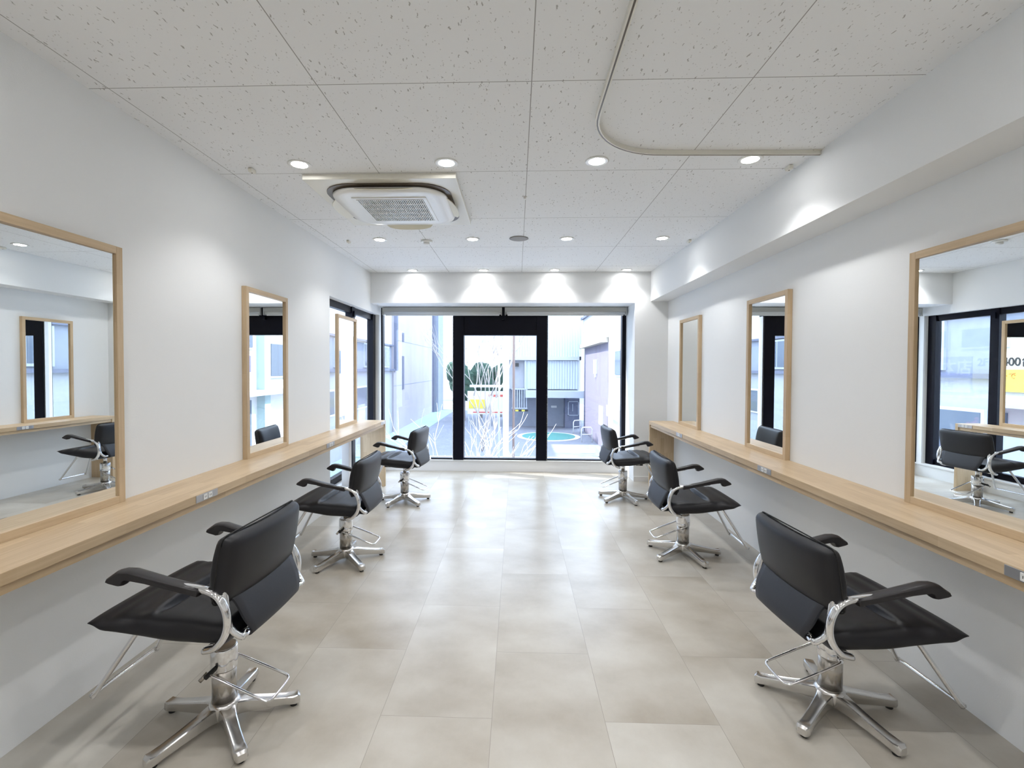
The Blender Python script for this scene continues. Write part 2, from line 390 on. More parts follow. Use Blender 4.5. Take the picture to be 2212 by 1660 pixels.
# four-way ceiling air conditioner
ac = thing('air_conditioner', 'square cream ceiling cassette air conditioner with a slatted grille', 'air conditioner', (-.857, 3.425, ZC))
def sq(h, r, z, k=8):
    out = []
    for cx, cy, a0 in ((1,1,0),(-1,1,90),(-1,-1,180),(1,-1,270)):
        for i in range(k+1):
            a = R(a0+90*i/k); out.append((cx*(h-r)+r*math.cos(a), cy*(h-r)+r*math.sin(a), z))
    return out
def add_loops(bm, loops, mi=0, cap=True):
    rs = [[bm.verts.new(p) for p in l] for l in loops]; k = len(rs[0])
    for a, b in zip(rs, rs[1:]):
        for i in range(k): f = bm.faces.new((a[i], a[(i+1) % k], b[(i+1) % k], b[i])); f.material_index = mi; f.smooth = True
    if cap: bm.faces.new(rs[0][::-1]).material_index = mi; bm.faces.new(rs[-1]).material_index = mi
bm = bmesh.new(); add_box(bm, -.48, .48, -.48, .48, -.034, 0); obj('cover_panel', bm, m_beige, ac, .004)
bm = bmesh.new(); add_loops(bm, [sq(.415,.20,-.034), sq(.415,.20,-.040)]); obj('air_slot', bm, m_gap, ac)
bm = bmesh.new(); add_loops(bm, [sq(.345,.13,-.040), sq(.385,.19,-.048), sq(.378,.18,-.060), sq(.33,.10,-.066), sq(.30,.05,-.067)]); obj('centre_panel', bm, m_white, ac)
gr = obj('intake_grille', B((-.225, .225, -.23, .23, -.069, -.066)), m_dark, ac)
bm = bmesh.new()
for i in range(34):
    x = -.22 + i*.44/33; add_box(bm, x-.0028, x+.0028, -.228, .228, -.075, -.069)
for i in range(6):
    y = -.225 + i*.09; add_box(bm, -.225, .225, y-.003, y+.003, -.076, -.069)
obj('grille_slats', bm, m_white, gr)
obj('grille_border', B((-.25, .25, -.255, -.228, -.073, -.066), (-.25, .25, .228, .255, -.073, -.066), (-.25, -.225, -.228, .228, -.073, -.066), (.225, .25, -.228, .228, -.073, -.066)), m_white, ac, .002)
for k in range(4):
    bm = bmesh.new(); n_ = 14; top, bot = [], []
    for i in range(n_+1):
        t_ = -1 + 2*i/n_; wd = .062*math.sqrt(max(0., 1-abs(t_)**2.6))+.004
        for j, (a, lst) in enumerate(((0, top), (1, bot))):
            lst.append((bm.verts.new((.378, t_*.19, -.050)), bm.verts.new((.378+wd*.86, t_*.19, -.050-wd*.45))) if j == 0 else (bm.verts.new((.376, t_*.19, -.055)), bm.verts.new((.376+wd*.86, t_*.19, -.054-wd*.45))))
    for i in range(n_):
        bm.faces.new((top[i][0], top[i+1][0], top[i+1][1], top[i][1])); bm.faces.new((bot[i][0], bot[i][1], bot[i+1][1], bot[i+1][0]))
        bm.faces.new((top[i][1], top[i+1][1], bot[i+1][1], bot[i][1])); bm.faces.new((top[i][0], bot[i][0], bot[i+1][0], top[i+1][0]))
    for i in (0, n_): bm.faces.new((top[i][0], top[i][1], bot[i][1], bot[i][0]))
    o = obj('air_flap', bm, m_cream2, ac, smooth=True); o.rotation_euler = (0,0,k*math.pi/2)

# curtain rail
t = thing('curtain_rail', 'ivory curtain rail bending round a corner on the ceiling to the beam', 'curtain rail', (1.655, 2.70, ZC))
path = [(0,0), (-.5,-.01), (-.85,-.02)] + [(-.86+.42*math.cos(R(a)), -.44+.42*math.sin(R(a))) for a in range(96, 178, 6)] + [(-1.281,-.46), (-1.283,-1.2), (-1.285,-2.6)]
def rail(bm, w0, w1, z0, z1):
    P = [Vector((x, y, 0)) for x, y in path]; rg = []
    for i, p in enumerate(P):
        d_ = (P[min(i+1,len(P)-1)]-P[max(i-1,0)]).normalized(); nn = Vector((-d_.y, d_.x, 0))
        rg.append([bm.verts.new(p+nn*w0+Vector((0,0,z0))), bm.verts.new(p+nn*w1+Vector((0,0,z0))), bm.verts.new(p+nn*w1+Vector((0,0,z1))), bm.verts.new(p+nn*w0+Vector((0,0,z1)))])
    for a, b in zip(rg, rg[1:]):
        for k in range(4): bm.faces.new((a[k], a[(k+1)%4], b[(k+1)%4], b[k]))
    bm.faces.new(rg[0][::-1]); bm.faces.new(rg[-1])
bm = bmesh.new(); rail(bm, -.010, .010, -.024, -.0005); obj('rail_channel', bm, m_rail, t)
bm = bmesh.new(); rail(bm, -.0035, .0035, -.0248, -.024); obj('runner_slot', bm, m_gap, t)
obj('end_bracket', B((-.045, -.001, -.02, .02, -.006, -.0005)), m_rail, t, .001)

for x, y, lab in ((-1.604, 2.86, 'small beige ceiling hook on the window side, near the air conditioner'), (1.60, 2.90, 'small beige ceiling hook beside the end of the curtain rail'),
                  (-1.592, 4.49, 'small beige ceiling hook on the window side, in the middle row'), (1.60, 4.53, 'small beige ceiling hook beside the beam, in the middle row')):
    t = thing('ceiling_hook', lab, 'hook', (x, y, ZC), group='ceiling hooks')
    bm = bmesh.new(); add_prism(bm, [(-.028,-.01),(-.018,-.024),(.018,-.024),(.028,-.01),(.022,-.001),(-.022,-.001)], 'x', -.012, .012); obj('hook_body', bm, m_rail, t, .002)
    bm = bmesh.new(); add_lathe(bm, [(.0035,-.026),(.0035,-.024)], seg=10); obj('screw_hole', bm, m_dark, t)
t = thing('ceiling_speaker', 'round grey flush ceiling speaker between the middle row downlights', 'speaker', (.016, 4.44, ZC))
bm = bmesh.new(); add_lathe(bm, [(.072,-.001),(.086,-.001),(.088,-.005),(.074,-.009)], seg=40); obj('speaker_rim', bm, m_grey, t)
bm = bmesh.new(); add_lathe(bm, [(.074,-.001),(.074,-.007),(.04,-.009),(.01,-.0095)], seg=40); obj('speaker_mesh', bm, m_grey, t)
t = thing('smoke_detector', 'white round smoke detector on the ceiling beyond the air conditioner', 'smoke detector', (-.855, 4.51, ZC))
bm = bmesh.new(); add_lathe(bm, [(.055,-.0005),(.056,-.012),(.05,-.018)], seg=36); obj('detector_base', bm, m_white, t)
bm = bmesh.new(); add_lathe(bm, [(.028,-.018),(.03,-.030),(.02,-.036),(.006,-.038)], seg=28); obj('sensor_dome', bm, m_white, t)
t = thing('sprinkler_head', 'tiny ceiling sprinkler on the centre seam', 'sprinkler', (.053, 3.37, ZC))
bm = bmesh.new(); add_lathe(bm, [(.016,-.0005),(.015,-.004),(.007,-.006),(.006,-.014),(.012,-.016),(.011,-.018)], seg=20); obj('sprinkler_body', bm, m_white, t)

# ------------------------------------------------------------------ styling chair
def lerp(a, b, t): return a+(b-a)*t
def pw(x, tab):
    if x <= tab[0][0]: return tab[0][1]
    for (a, u), (b, v_) in zip(tab, tab[1:]):
        if x <= b:
            t = (x-a)/(b-a); t = t*t*(3-2*t)*.5 + t*.5
            return lerp(u, v_, t)
    return tab[-1][1]
def seat_bm():
    bm = bmesh.new(); NX, NY = 72, 28
    X0, X1 = -.165, .318
    hw = [(X0,.228),(-.05,.236),(.15,.252),(.27,.274),(X1,.270)]
    zm = [(X0,.425),(.0,.430),(.15,.445),(.25,.461),(X1,.477)]
    ht = [(X0,.025),(-.145,.048),(-.05,.052),(.08,.052),(.20,.040),(.28,.019),(X1,.003)]
    hb = [(X0,.020),(-.145,.038),(.05,.034),(.20,.022),(.27,.016),(X1,.003)]
    rows = {1: [], -1: []}
    for sg in (1, -1):
        for i in range(NX+1):
            u = i/NX; x = X0+(X1-X0)*(u if sg < 0 else u)
            row = []
            for j in range(NY+1):
                s = -1+2*j/NY; s2 = math.copysign(1-(1-abs(s))**1.6, s)
                f = max(0., 1-abs(s2)**14)**.5
                xx = x - .012*(s2**4)*(1 if u > .6 else 0)*(u-.6)/.4
                z = pw(x, zm)
                if sg > 0:
                    z += pw(x, ht)*f
                    cr = math.exp(-((x-.098-.01*s2*s2)/.010)**2)*max(0., 1-abs(s2/.80)**3)
                    z -= .024*cr*f
                    if x > .10: z += .020*f*max(0., 1-abs(s2)**3)*min(1, (x-.10)/.015)*math.exp(-(x-.10)/.09)
                    z -= .010*f*(1-min(1, abs(x+.12)/.1))*.5
                else: z -= pw(x, hb)*f
                row.append((xx, s2*pw(x, hw), z))
            rows[sg].append(row)
    V = {}
    def vert(sg, i, j):
        edge = i in (0, NX) or j in (0, NY); k = (1 if edge else sg, i, j)
        if k not in V:
            p = rows[sg][i][j]
            if edge and j not in (0, NY):
                p = (p[0]+(.004 if i else -.004), p[1], (rows[1][i][j][2]+rows[-1][i][j][2])/2)
            V[k] = bm.verts.new(p)
        return V[k]
    for sg in (1, -1):
        for i in range(NX):
            for j in range(NY):
                q = [vert(sg, i, j), vert(sg, i+1, j), vert(sg, i+1, j+1), vert(sg, i, j+1)]
                if sg < 0: q.reverse()
                f = bm.faces.new(q); f.smooth = True
    return bm
TILT = R(9)
def tilt(x, y, z): # rotate backwards about (x=-.13, z=.56)
    dx, dz = x+.13, z-.56
    return (-.13+dx*math.cos(TILT)-dz*math.sin(TILT), y, .56+dx*math.sin(TILT)+dz*math.cos(TILT))
def back_bm():
    bm = bmesh.new()
    def fn(p):
        a, b = p.y/.243, p.z/.124
        k = max(0, 1-a**4)*max(0, 1-b*b)
        x = p.x + (math.copysign(1, p.x)*.010*k if abs(p.x) > .005 else 0) - .018*(1-a*a)*(1)
        x += .012*b*b*(1 if p.x > 0 else -.3)*-1
        q = (x-.130, p.y*(1-.03*(b < 0)*b*b), p.z+.658)
        return tilt(*q)
    add_rbox(bm, (0,0,0), (.038,.243,.124), .030, 14, fn)
    return bm
def piping_bm():
    bm = bmesh.new(); pts = []
    for cx, cy, a0 in ((1,1,0),(-1,1,90),(-1,-1,180),(1,-1,270)):
        for i in range(5):
            a = R(a0+90*i/4); pts.append((cx*(.243-.03)+.03*math.cos(a), cy*(.124-.03)+.03*math.sin(a)))
    pts.append(pts[0]); P = []
    for y, z in pts: P.append(tilt(-.130+.004-.018*(1-(y/.243)**2), y*1.001, .658+z*1.001))
    add_tube(bm, P, .0028, 6, caps=False); return bm
def tube(points, r, k=5, seg=12, flat=1., up=None):
    bm = bmesh.new(); add_tube(bm, spline(points, k) if k else points, r, seg, flat=flat, up=up); return bm
def pad_bm(s):
    bm = bmesh.new()
    prof = [(-.085,.607),(-.03,.617),(.04,.633),(.10,.649),(.155,.663),(.185,.664),(.205,.659),(.240,.634),(.243,.626),(.232,.619),(.196,.607),(.184,.609),(.176,.627),(.165,.632),(.10,.620),(.04,.607),(-.03,.592),(-.085,.580)]
    k = len(prof); NY = 6; rings = []
    for i in range(NY+1):
        t = -1+2*i/NY; sc = (1-.28*abs(t)**3); wy = .023*t
        ring = []
        for x, z in prof:
            cz = .02+pw(x, [(-.085,.574),(.04,.600),(.15,.624),(.24,.605)])
            ring.append(bm.verts.new((x-(.008*abs(t)**3 if x > .2 else 0), s*(.243+.02*(x+.1))+wy*(1+.1*(x > .15)), cz+(z-cz)*sc)))
        rings.append(ring)
    for a, b in zip(rings, rings[1:]):
        for i in range(k): f = bm.faces.new((a[i], a[(i+1) % k], b[(i+1) % k], b[i])); f.smooth = True
    bm.faces.new(rings[0][::-1]); bm.faces.new(rings[-1]); return bm
def leg_bm():
    bm = bmesh.new(); st = [(.03,.032,.030,.088),(.06,.026,.034,.084),(.10,.022,.030,.075),(.16,.020,.024,.062),(.22,.020,.018,.051),(.252,.022,.014,.047),(.268,.020,.012,.049),(.277,.014,.014,.040)]
    rg = []
    for x, hw_, z0, z1 in st:
        hw_ *= 1.12
        c_ = .004 if x > .05 and x < .26 else 0
        rg.append([bm.verts.new(p) for p in ((x,-hw_*.8,z0),(x,-hw_,z0+.008),(x,-hw_*.92,z1-.003),(x,-hw_*.75,z1),(x,0,z1-c_),(x,hw_*.75,z1),(x,hw_*.92,z1-.003),(x,hw_,z0+.008),(x,hw_*.8,z0))])
    for a, b in zip(rg, rg[1:]):
        for i in range(9): bm.faces.new((a[i], a[(i+1) % 9], b[(i+1) % 9], b[i]))
    bm.faces.new(rg[0][::-1]); bm.faces.new(rg[-1]); return bm
def make_chair():
    t = thing('styling_chair', '', 'chair', (0,0,0), 0, 'black leather styling chairs along the counters')
    up = []
    for k in range(5):
        l = obj('leg', leg_bm(), m_alu, t, smooth=True); l.rotation_euler = (0,0,k*2*math.pi/5)
        bm = bmesh.new(); add_lathe(bm, [(.013,0),(.014,.003),(.012,.014)], (.252,0), 16); obj('foot_pad', bm, m_rub, l)
    bm = bmesh.new(); add_lathe(bm, [(.050,.032),(.056,.040),(.058,.080),(.052,.092),(.046,.096)], seg=40); obj('base_hub', bm, m_alu, t)
    bm = bmesh.new(); add_lathe(bm, [(.044,.09),(.044,.235)], seg=40); col = obj('pump_column', bm, m_steel, t)
    bm = bmesh.new(); add_lathe(bm, [(.0465,.222),(.0485,.228),(.0485,.303),(.0465,.309),(.044,.310)], seg=40); obj('collar', bm, m_chrome, col)
    bm = bmesh.new(); add_lathe(bm, [(.0435,.3095),(.0435,.3115),(.041,.312)], seg=40); obj('collar_cap', bm, m_steel, col)
    bm = bmesh.new(); add_lathe(bm, [(.017,.30),(.017,.392)], seg=24); up.append(obj('piston', bm, m_chrome, t))
    pe = obj('pump_pedal', tube([(-.002,-.062,.235),(-.03,-.072,.224),(-.20,-.078,.158),(-.222,-.072,.150),(-.232,-.05,.147),(-.232,.05,.147),(-.222,.074,.150),(-.20,.080,.158),(-.03,.080,.226),(.0,.078,.236),(.022,.074,.240)], .0052, 5, 10), m_chrome, t)
    bm = bmesh.new(); add_tube(bm, [(.005,.042,.243),(.008,.070,.240),(.012,.092,.236)], .009, 10); obj('pedal_pivot', bm, m_rub, pe)
    bm = bmesh.new(); add_tube(bm, [(.016,.074,.244),(.034,.094,.222)], .0075, 10); obj('release_lever', bm, m_steel, pe)
    bm = bmesh.new(); add_tube(bm, [(.0,-.045,.232),(-.002,-.066,.236)], .008, 10); obj('pedal_hinge', bm, m_chrome, pe)
    up.append(obj('seat', seat_bm(), m_leather, t))
    me_ = obj('seat_plate', B((-.10, .15, -.11, .11, .386, .400)), m_steel, t, .003); up.append(me_)
    obj('plate_bracket', B((.12, .19, -.085, -.045, .376, .398), (.12, .19, .045, .085, .376, .398)), m_rub, me_, .002)
    up.append(obj('footrest', tube([(.13,-.066,.392),(.22,-.070,.397),(.255,-.078,.392),(.268,-.086,.375),(.40,-.146,.150),(.412,-.143,.139),(.416,-.130,.137),(.416,.130,.137),(.412,.143,.139),(.40,.146,.150),(.268,.086,.375),(.255,.078,.392),(.22,.070,.397),(.13,.066,.392)], .0095, 4, 12), m_chrome, t))
    up.append(obj('backrest', back_bm(), m_leather, t)); obj('piping', piping_bm(), m_rub, up[-1])
    # sling between the backrest and the rear bar
    bm = bmesh.new(); n_ = 12; P = spline([(-.150,0,.570),(-.178,0,.535),(-.207,0,.470),(-.219,0,.425),(-.212,0,.407),(-.192,0,.402),(-.15,0,.404),(-.09,0,.410)], 4)
    L = len(P); g = []
    for side in (0, 1):
        rowsv = []
        for i, p in enumerate(P):
            a = P[max(0,i-1)]; b = P[min(L-1,i+1)]; tt = (b-a).normalized(); nn = Vector((tt.z,0,-tt.x))*(.004 if side else -.004)
            hw_ = pw(i/(L-1), [(0,.205),(.25,.192),(.45,.165),(.6,.160),(1,.160)])
            rowsv.append([bm.verts.new((p.x+nn.x-.006*(1-(2*j/n_-1)**2)*(i < L*.55), (2*j/n_-1)*hw_, p.z+nn.z)) for j in range(n_+1)])
        g.append(rowsv)
    for side in (0, 1):
        for i in range(L-1):
            for j in range(n_):
                q = [g[side][i][j], g[side][i][j+1], g[side][i+1][j+1], g[side][i+1][j]]
                f = bm.faces.new(q if side else q[::-1]); f.smooth = True
    for i in range(L-1):
        for j in (0, n_): bm.faces.new((g[0][i][j], g[0][i+1][j], g[1][i+1][j], g[1][i][j]))
    for j in range(n_):
        for i in (0, L-1): bm.faces.new((g[0][i][j], g[0][i][j+1], g[1][i][j+1], g[1][i][j]))
    up.append(obj('back_sling', bm, m_strap, t))
    for s in (-1, 1):
        a = obj('arm_frame', tube([(-.095,s*.240,.386),(-.135,s*.243,.400),(-.166,s*.243,.435),(-.180,s*.243,.480),(-.174,s*.243,.530),(-.150,s*.242,.572),(-.115,s*.241,.592),(-.07,s*.241,.601),(.02,s*.243,.612),(.10,s*.246,.626)], .0118, 5, 12, 1.4, (0,1,0)), m_chrome, t); up.append(a)
        obj('arm_pad', pad_bm(s), m_arm, a)
        b = obj('back_support', tube([(-.158,s*.222,.60),(-.162,s*.225,.560),(-.172,s*.228,.505),(-.182,s*.228,.462),(-.200,s*.222,.438),(-.214,s*.208,.424),(-.206,s*.17,.424)], .0095, 5, 12, 1.3, (0,1,0)), m_chrome, t); up.append(b)
        bm = bmesh.new(); add_tube(bm, [(-.172,s*.224,.505),(-.174,s*.247,.505)], .006, 10); obj('frame_bolt', bm, m_steel, a)
    up.append(obj('rear_bar', tube([(-.199,-.168,.424),(-.199,.168,.424)], .007, 0, 12), m_chrome, t))
    up.append(obj('seat_crossbar', tube([(-.10,-.24,.388),(-.10,.24,.388)], .008, 0, 12), m_chrome, t))
    return t
chair0 = make_chair()
UPPER = {'piston','seat','seat_plate','footrest','backrest','back_sling','arm_frame','back_support','rear_bar','seat_crossbar'}
poses = [(-1.153, 1.830, 177.6, .049, 25.1, 'black leather styling chair nearest the camera on the window side'),
         (1.308, 2.006, 2.7, -.023, 2.9, 'black leather styling chair nearest the camera on the beam side'),
         (-1.241, 3.426, 179.2, -.008, 25.7, 'black leather styling chair in the middle of the window side counter'),
         (1.267, 3.645, -.6, -.023, 70.1, 'black leather styling chair in the middle of the beam side counter'),
         (-1.172, 4.970, 173.8, -.002, 26.2, 'black leather styling chair by the glazing, at the window side counter end'),
         (1.150, 5.172, 2.1, .003, 1.6, 'black leather styling chair by the glazing, at the beam side counter end')]
first = [(c_, c_.rotation_euler.z) for c_ in chair0.children]
for i, (x, y, a, dz, star, lab) in enumerate(poses):
    r = chair0 if i == 0 else dup(chair0, (0,0,0))
    r.location = (x, y, 0); r.rotation_euler = (0,0,R(a)); r['label'] = lab
    k = 0
    for c_ in r.children:
        nm = c_.name.split('.')[0]
        if nm in UPPER: c_.location.z = dz
        if nm == 'leg': c_.rotation_euler.z = R(star-a+72*k); k += 1

# ------------------------------------------------------------------ outdoors (one storey below)
G = -2.8
def om(name, col, rough=.8, sc=4, var=.06): 
    m = mat(name, col, rough, spec=.2); n = N(m); f = n.noise(n.coord(), sc, 5)
    n.col(n.mix(f, tuple(max(0, c_*(1-var*2)) for c_ in col), tuple(min(1, c_*(1+var*2)) for c_ in col))); return m
o_asph = om('asphalt', (0.240,0.256,0.304), .9, 3, .1); o_teal = om('teal_paint', (.36,.47,.48), .7, 2)
o_lav = om('lavender_panel', (0.432,0.408,0.448), .7, .6); o_whitew = om('white_render', (0.688,0.688,0.688), .8, 1, .02)
o_greyb = om('grey_blue_wall', (0.272,0.304,0.368), .8); o_tile = om('pale_tile_wall', (0.400,0.424,0.464), .7, 8)
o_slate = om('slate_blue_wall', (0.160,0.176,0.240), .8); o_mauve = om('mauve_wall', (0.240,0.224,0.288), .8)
o_win = mat('window_dark_glass', (0.128,0.160,0.208), .1, spec=.6); o_metal = mat('pale_metal', (0.440,0.480,0.544), .5, .2)
o_conc = om('concrete', (0.360,0.376,0.416), .9); o_bark = om('pale_bark', (0.440,0.400,0.376), .8, 20); o_leaf = om('evergreen_leaf', (0.040,0.088,0.064), .8, 9, .3)
o_yel = mat('yellow_board', (0.680,0.576,0.080), .6); o_red = mat('red_paint', (0.560,0.080,0.064), .5); o_org = mat('orange_paint', (0.680,0.240,0.064), .6); o_pur = mat('purple_board', (0.160,0.160,0.440), .6)
o_white = mat('white_paint', (0.680,0.680,0.680), .5); o_ink = mat('black_ink', (0.016,0.016,0.016), .6); o_pink = om('pink_petal', (0.600,0.176,0.304), .8, 9, .2); o_brown = mat('brown_pole', (0.200,0.144,0.128), .6); o_beige = mat('beige_eave', (0.440,0.400,0.336), .7)
m_corr = mat('corrugated_panel', (0.528,0.592,0.640), .5, .1); n = N(m_corr); sx = n.n('ShaderNodeSeparateXYZ'); n.l(n.coord(), sx.inputs[0])
wv = n.math('SINE', n.math('MULTIPLY', sx.outputs[0], 2*math.pi/.18)); n.bump(wv, .8, .03); n.col(n.mix(n.math('GREATER_THAN', wv, .9), (.55,.62,.67), (.45,.52,.58)))
gd = struct('ground', B((-60, 60, -15, 160, G-.2, G)), o_asph)
struct('sunlit_ground', B((-6.1, 4.5, 9, 22.4, G, G+.04)), om('sunlit_ground_white', (.66,.66,.68), .8, 2))  # added slab over the asphalt, its pale colour stands in for sunlight
struct('pavement', B((-8, -6.1, 9, 47, G, G+.03)), o_teal)

def part(name, m, parent, *boxes, bevel=0): return obj(name, B(*boxes), m, parent, bevel)
# left: grey building with windows, then a tall lavender panelled one
b = thing('office_building', 'grey building with windows seen through the side window', 'building', (-8, 0, G))
part('wall', o_greyb, b, (-6, 0, 2, 30.3, 4.05, 5.6)); part('upper_wall', o_whitew, b, (-6, 0.02, 2, 30.3, 5.6, 11.9)); part('lower_wall', o_tile, b, (-6, 0.02, 2, 30.3, 0, 4.05))
part('ledge', o_slate, b, (0, .25, 2, 30.3, 4.0, 4.12), (0,.15,2,30.3,5.55,5.65))
for y in (9.5, 13.5, 17.5, 21.5, 25.5, 28.6):
    f = part('window', o_metal, b, (0, .08, y-.9, y+.9, 4.2, 5.5)); part('pane', o_win, f, (.08, .1, y-.8, y-.05, 4.3, 5.42), (.08, .1, y+.05, y+.8, 4.3, 5.42))
for y in (9.0, 12.5, 16.0, 19.5, 24.0):
    f = part('shop_window', o_white, b, (0.02, .10, y-1.0, y+1.0, 2.1, 3.25)); part('pane', o_win, f, (.10, .12, y-.92, y+.92, 2.18, 3.17))
b = thing('panelled_building', 'tall lavender panelled building along the teal walkway', 'building', (-8, 30.5, G))
part('panel_wall', o_lav, b, (-6, .1, 0, 14.4, 0, 15)); part('end_wall', o_greyb, b, (-6, .6, 14.4, 17.5, 0, 13)); part('drainpipe', o_slate, b, (.1, .3, 14.0, 14.25, 0, 15))
part('slot_window', o_slate, b, (.1, .16, 2.2, 2.6, 2.7, 5.0), (.1, .16, 2.2, 2.6, 6.0, 6.6))
part('corner_strip', o_slate, b, (.1, .3, .0, .35, 4.0, 15))
for z in (3., 6., 9., 12.): part('panel_joint', o_greyb, b, (.1, .11, 0, 14, z, z+.03))
# parking tower
b = thing('parking_tower', 'pale corrugated parking tower with a roller shutter behind the turntable', 'building', (0, 33, G))
part('lower_wall', o_greyb, b, (-.55, 4.45, 1.6, 6, 0, 2.75)); part('corrugated_wall', m_corr, b, (-.55, 4.45, 0.05, 6, 4.9, 15)); part('shutter_wall', o_conc, b, (-.55, 4.45, .3, 6, 2.75, 4.9))
part('lintel', o_metal, b, (-.55, 4.45, -.1, .3, 4.75, 5.0)); part('roller_shutter', m_corr, b, (.65, 4.2, .15, .3, 2.75, 4.72)); part('shutter_rail', o_metal, b, (.55,.65,.05,.3,2.7,4.75), (4.2,4.3,.05,.3,2.7,4.75))
part('canopy', o_metal, b, (.6, 4.6, -.9, .3, 2.2, 2.68), bevel=.02)
part('side_fence', o_metal, b, *[( -.3+i*.16, -.24+i*.16, .1, .14, 1.4, 2.75) for i in range(7)], (-.35, .75, .08, .16, 2.7, 2.8), (-.35, .75, .08, .16, 1.38, 1.45))
for i in range(5): part('hazard_strip', o_yel if i % 2 else o_ink, b, (-.3+i*.22, -.08+i*.22, .05, .1, 1.2, 1.32))
g_ = part('cage_gate', o_slate, b, (3.4, 4.4, .5, 1.4, 0, 2.1)); part('gate_frame', o_metal, g_, (3.6, 4.35, .44, .5, .9, .95), (3.6, 4.35, .44, .5, 1.85, 1.9), (3.6, 3.65, .44, .5, .9, 1.9), (4.3, 4.35, .44, .5, .9, 1.9), (3.9, 3.94, .44, .5, 1.2, 1.7))
part('notice', o_white, b, (2.4, 2.9, 1.5, 1.6, 2.3, 2.6)); part('notice', o_white, b, (2.5, 2.9, 1.5, 1.6, 1.35, 1.5))
part('drainpipe', o_white, b, (4.3, 4.4, -.1, 0, 2.7, 5.5)); part('flood_lamp', o_ink, b, (-.1, .15, -.3, .1, 4.3, 4.55))
bm = bmesh.new(); add_lathe(bm, [(1.93,0),(1.93,.03)], seg=64); tt_ = thing('car_turntable', 'green round car turntable with a pale rim in front of the shutter', 'turntable', (1.97, 29.3, G)); obj('rim', bm, o_white, tt_)
bm = bmesh.new(); add_lathe(bm, [(1.62,0.03),(1.62,.045)], seg=64); obj('plate', bm, om('green_plate', (.10,.30,.28), .6), tt_)
for (x, y, rz, lab) in ((4.0, 27.2, 0, 'white tube barrier rail right of the car turntable'), (3.9, 30.8, .6, 'white hoop barrier in front of the cage gate')):
    t = thing('barrier_rail', lab, 'barrier', (x, y, G), rz)
    bm = bmesh.new(); add_tube(bm, [(-.3,0,0),(-.3,0,.75),(-.22,0,.85),(.22,0,.85),(.3,0,.75),(.3,0,0)], .035, 8); obj('hoop', bm, o_white, t)
    bm = bmesh.new(); add_tube(bm, [(-.3,0,.45),(.3,0,.45)], .03, 8); obj('middle_bar', bm, o_white, t)
# right: mauve shaded wing, then the sunlit shop front
b = thing('mauve_annex', 'mauve walled annex right of the parking tower', 'building', (4.5, 23.7, G))
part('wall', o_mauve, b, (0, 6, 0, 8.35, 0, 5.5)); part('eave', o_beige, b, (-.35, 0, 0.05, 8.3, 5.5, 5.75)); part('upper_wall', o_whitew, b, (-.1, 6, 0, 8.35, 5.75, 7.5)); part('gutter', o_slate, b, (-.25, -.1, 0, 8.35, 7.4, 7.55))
part('vent_pipes', o_white, b, (-.1, 0, 3.2, 3.3, 3.9, 4.7), (-.1, 0, 3.8, 3.9, 3.9, 4.7), (-.1, 0, 3.5, 3.6, 3.7, 4.6)); part('notice', o_white, b, (-.05, 0, 1.2, 2.3, 1.2, 2.2))
b = thing('shop_building', 'sunlit white shop building right of the glazing with signboards', 'building', (4.5, 9, G))
part('wall', o_whitew, b, (0, 6, 0, 14.6, 0, 8)); part('ground_step', o_conc, b, (-.6, 0, 4, 14.6, 0, .35))
for y, z in ((6.8, 3.85), (9.5, 3.85), (12.2, 3.85)):
    f = part('window', o_metal, b, (-.06, 0, y-.6, y+.6, z, z+1.2)); part('pane', o_win, f, (-.08, -.06, y-.52, y+.52, z+.08, z+1.12))
for y in (1.2, 2.9, 4.6):
    f = part('upper_window', o_white, b, (-.05, 0, y-.7, y+.7, 4.75, 5.3)); part('pane', o_win, f, (-.07, -.05, y-.62, y+.62, 4.8, 5.25))
part('canopy', o_conc, b, (-.5, 0, .3, 8.5, 3.35, 3.5)); part('teal_pillar', o_teal, b, (-.25, 0, 5.55, 5.9, 0, 8)); part('shop_window', o_win, b, (-.03, 0, 2.2, 5.2, .6, 3.2)); part('stone_band', o_tile, b, (-.3, 0, 8.5, 13.5, 2.0, 2.5))
part('doorway', o_slate, b, (-.04, 0, .5, 1.9, .1, 2.9))
JP = None
def text(body, size, m, parent, loc, rot, name='lettering'):
    cu = bpy.data.curves.new(name, 'FONT'); cu.body = body; cu.size = size; cu.extrude = .006; cu.align_x = 'LEFT'; cu.offset = size*.012
    o = bpy.data.objects.new(name, cu); C.objects.link(o); dg = bpy.context.evaluated_depsgraph_get()
    me = bpy.data.meshes.new_from_object(o.evaluated_get(dg)); bpy.data.objects.remove(o)
    o = bpy.data.objects.new(name, me); me.materials.clear(); me.materials.append(m); C.objects.link(o); o.parent = parent; o.location = loc; o.rotation_euler = rot
    return o
FL = (R(90), 0, R(-90))       # faces the street (-X), reads towards -Y
sg = thing('shop_banner', 'yellow and white bicycle shop banner with black and orange lettering', 'sign', (4.42, 12.2, G))
part('banner_board', o_yel, sg, (0, .05, -2.9, 0, 3.70, 4.22)); part('banner_top', o_white, sg, (0, .05, -2.9, 0, 4.22, 4.62))
text('2Fに約400台展示', .27, o_ink, sg, (-.008, -.12, 4.31), FL); text('ヒットで', .17, o_org, sg, (-.008, -.55, 4.02), FL); text('修理', .19, o_org, sg, (-.008, -.62, 3.78), FL)
sg = thing('shop_signboard', 'purple shop signboard with large white lettering', 'sign', (4.42, 14.1, G))
part('sign_board', o_pur, sg, (0, .05, -1.85, 0, 4.05, 4.55)); text('クル 本店', .42, o_white, sg, (-.008, -.1, 4.12), FL)
part('lower_board', o_whitew, sg, (0, .05, -1.85, 0, 3.62, 4.0)); text('松商店', .34, o_conc, sg, (-.008, -.4, 3.68), FL)

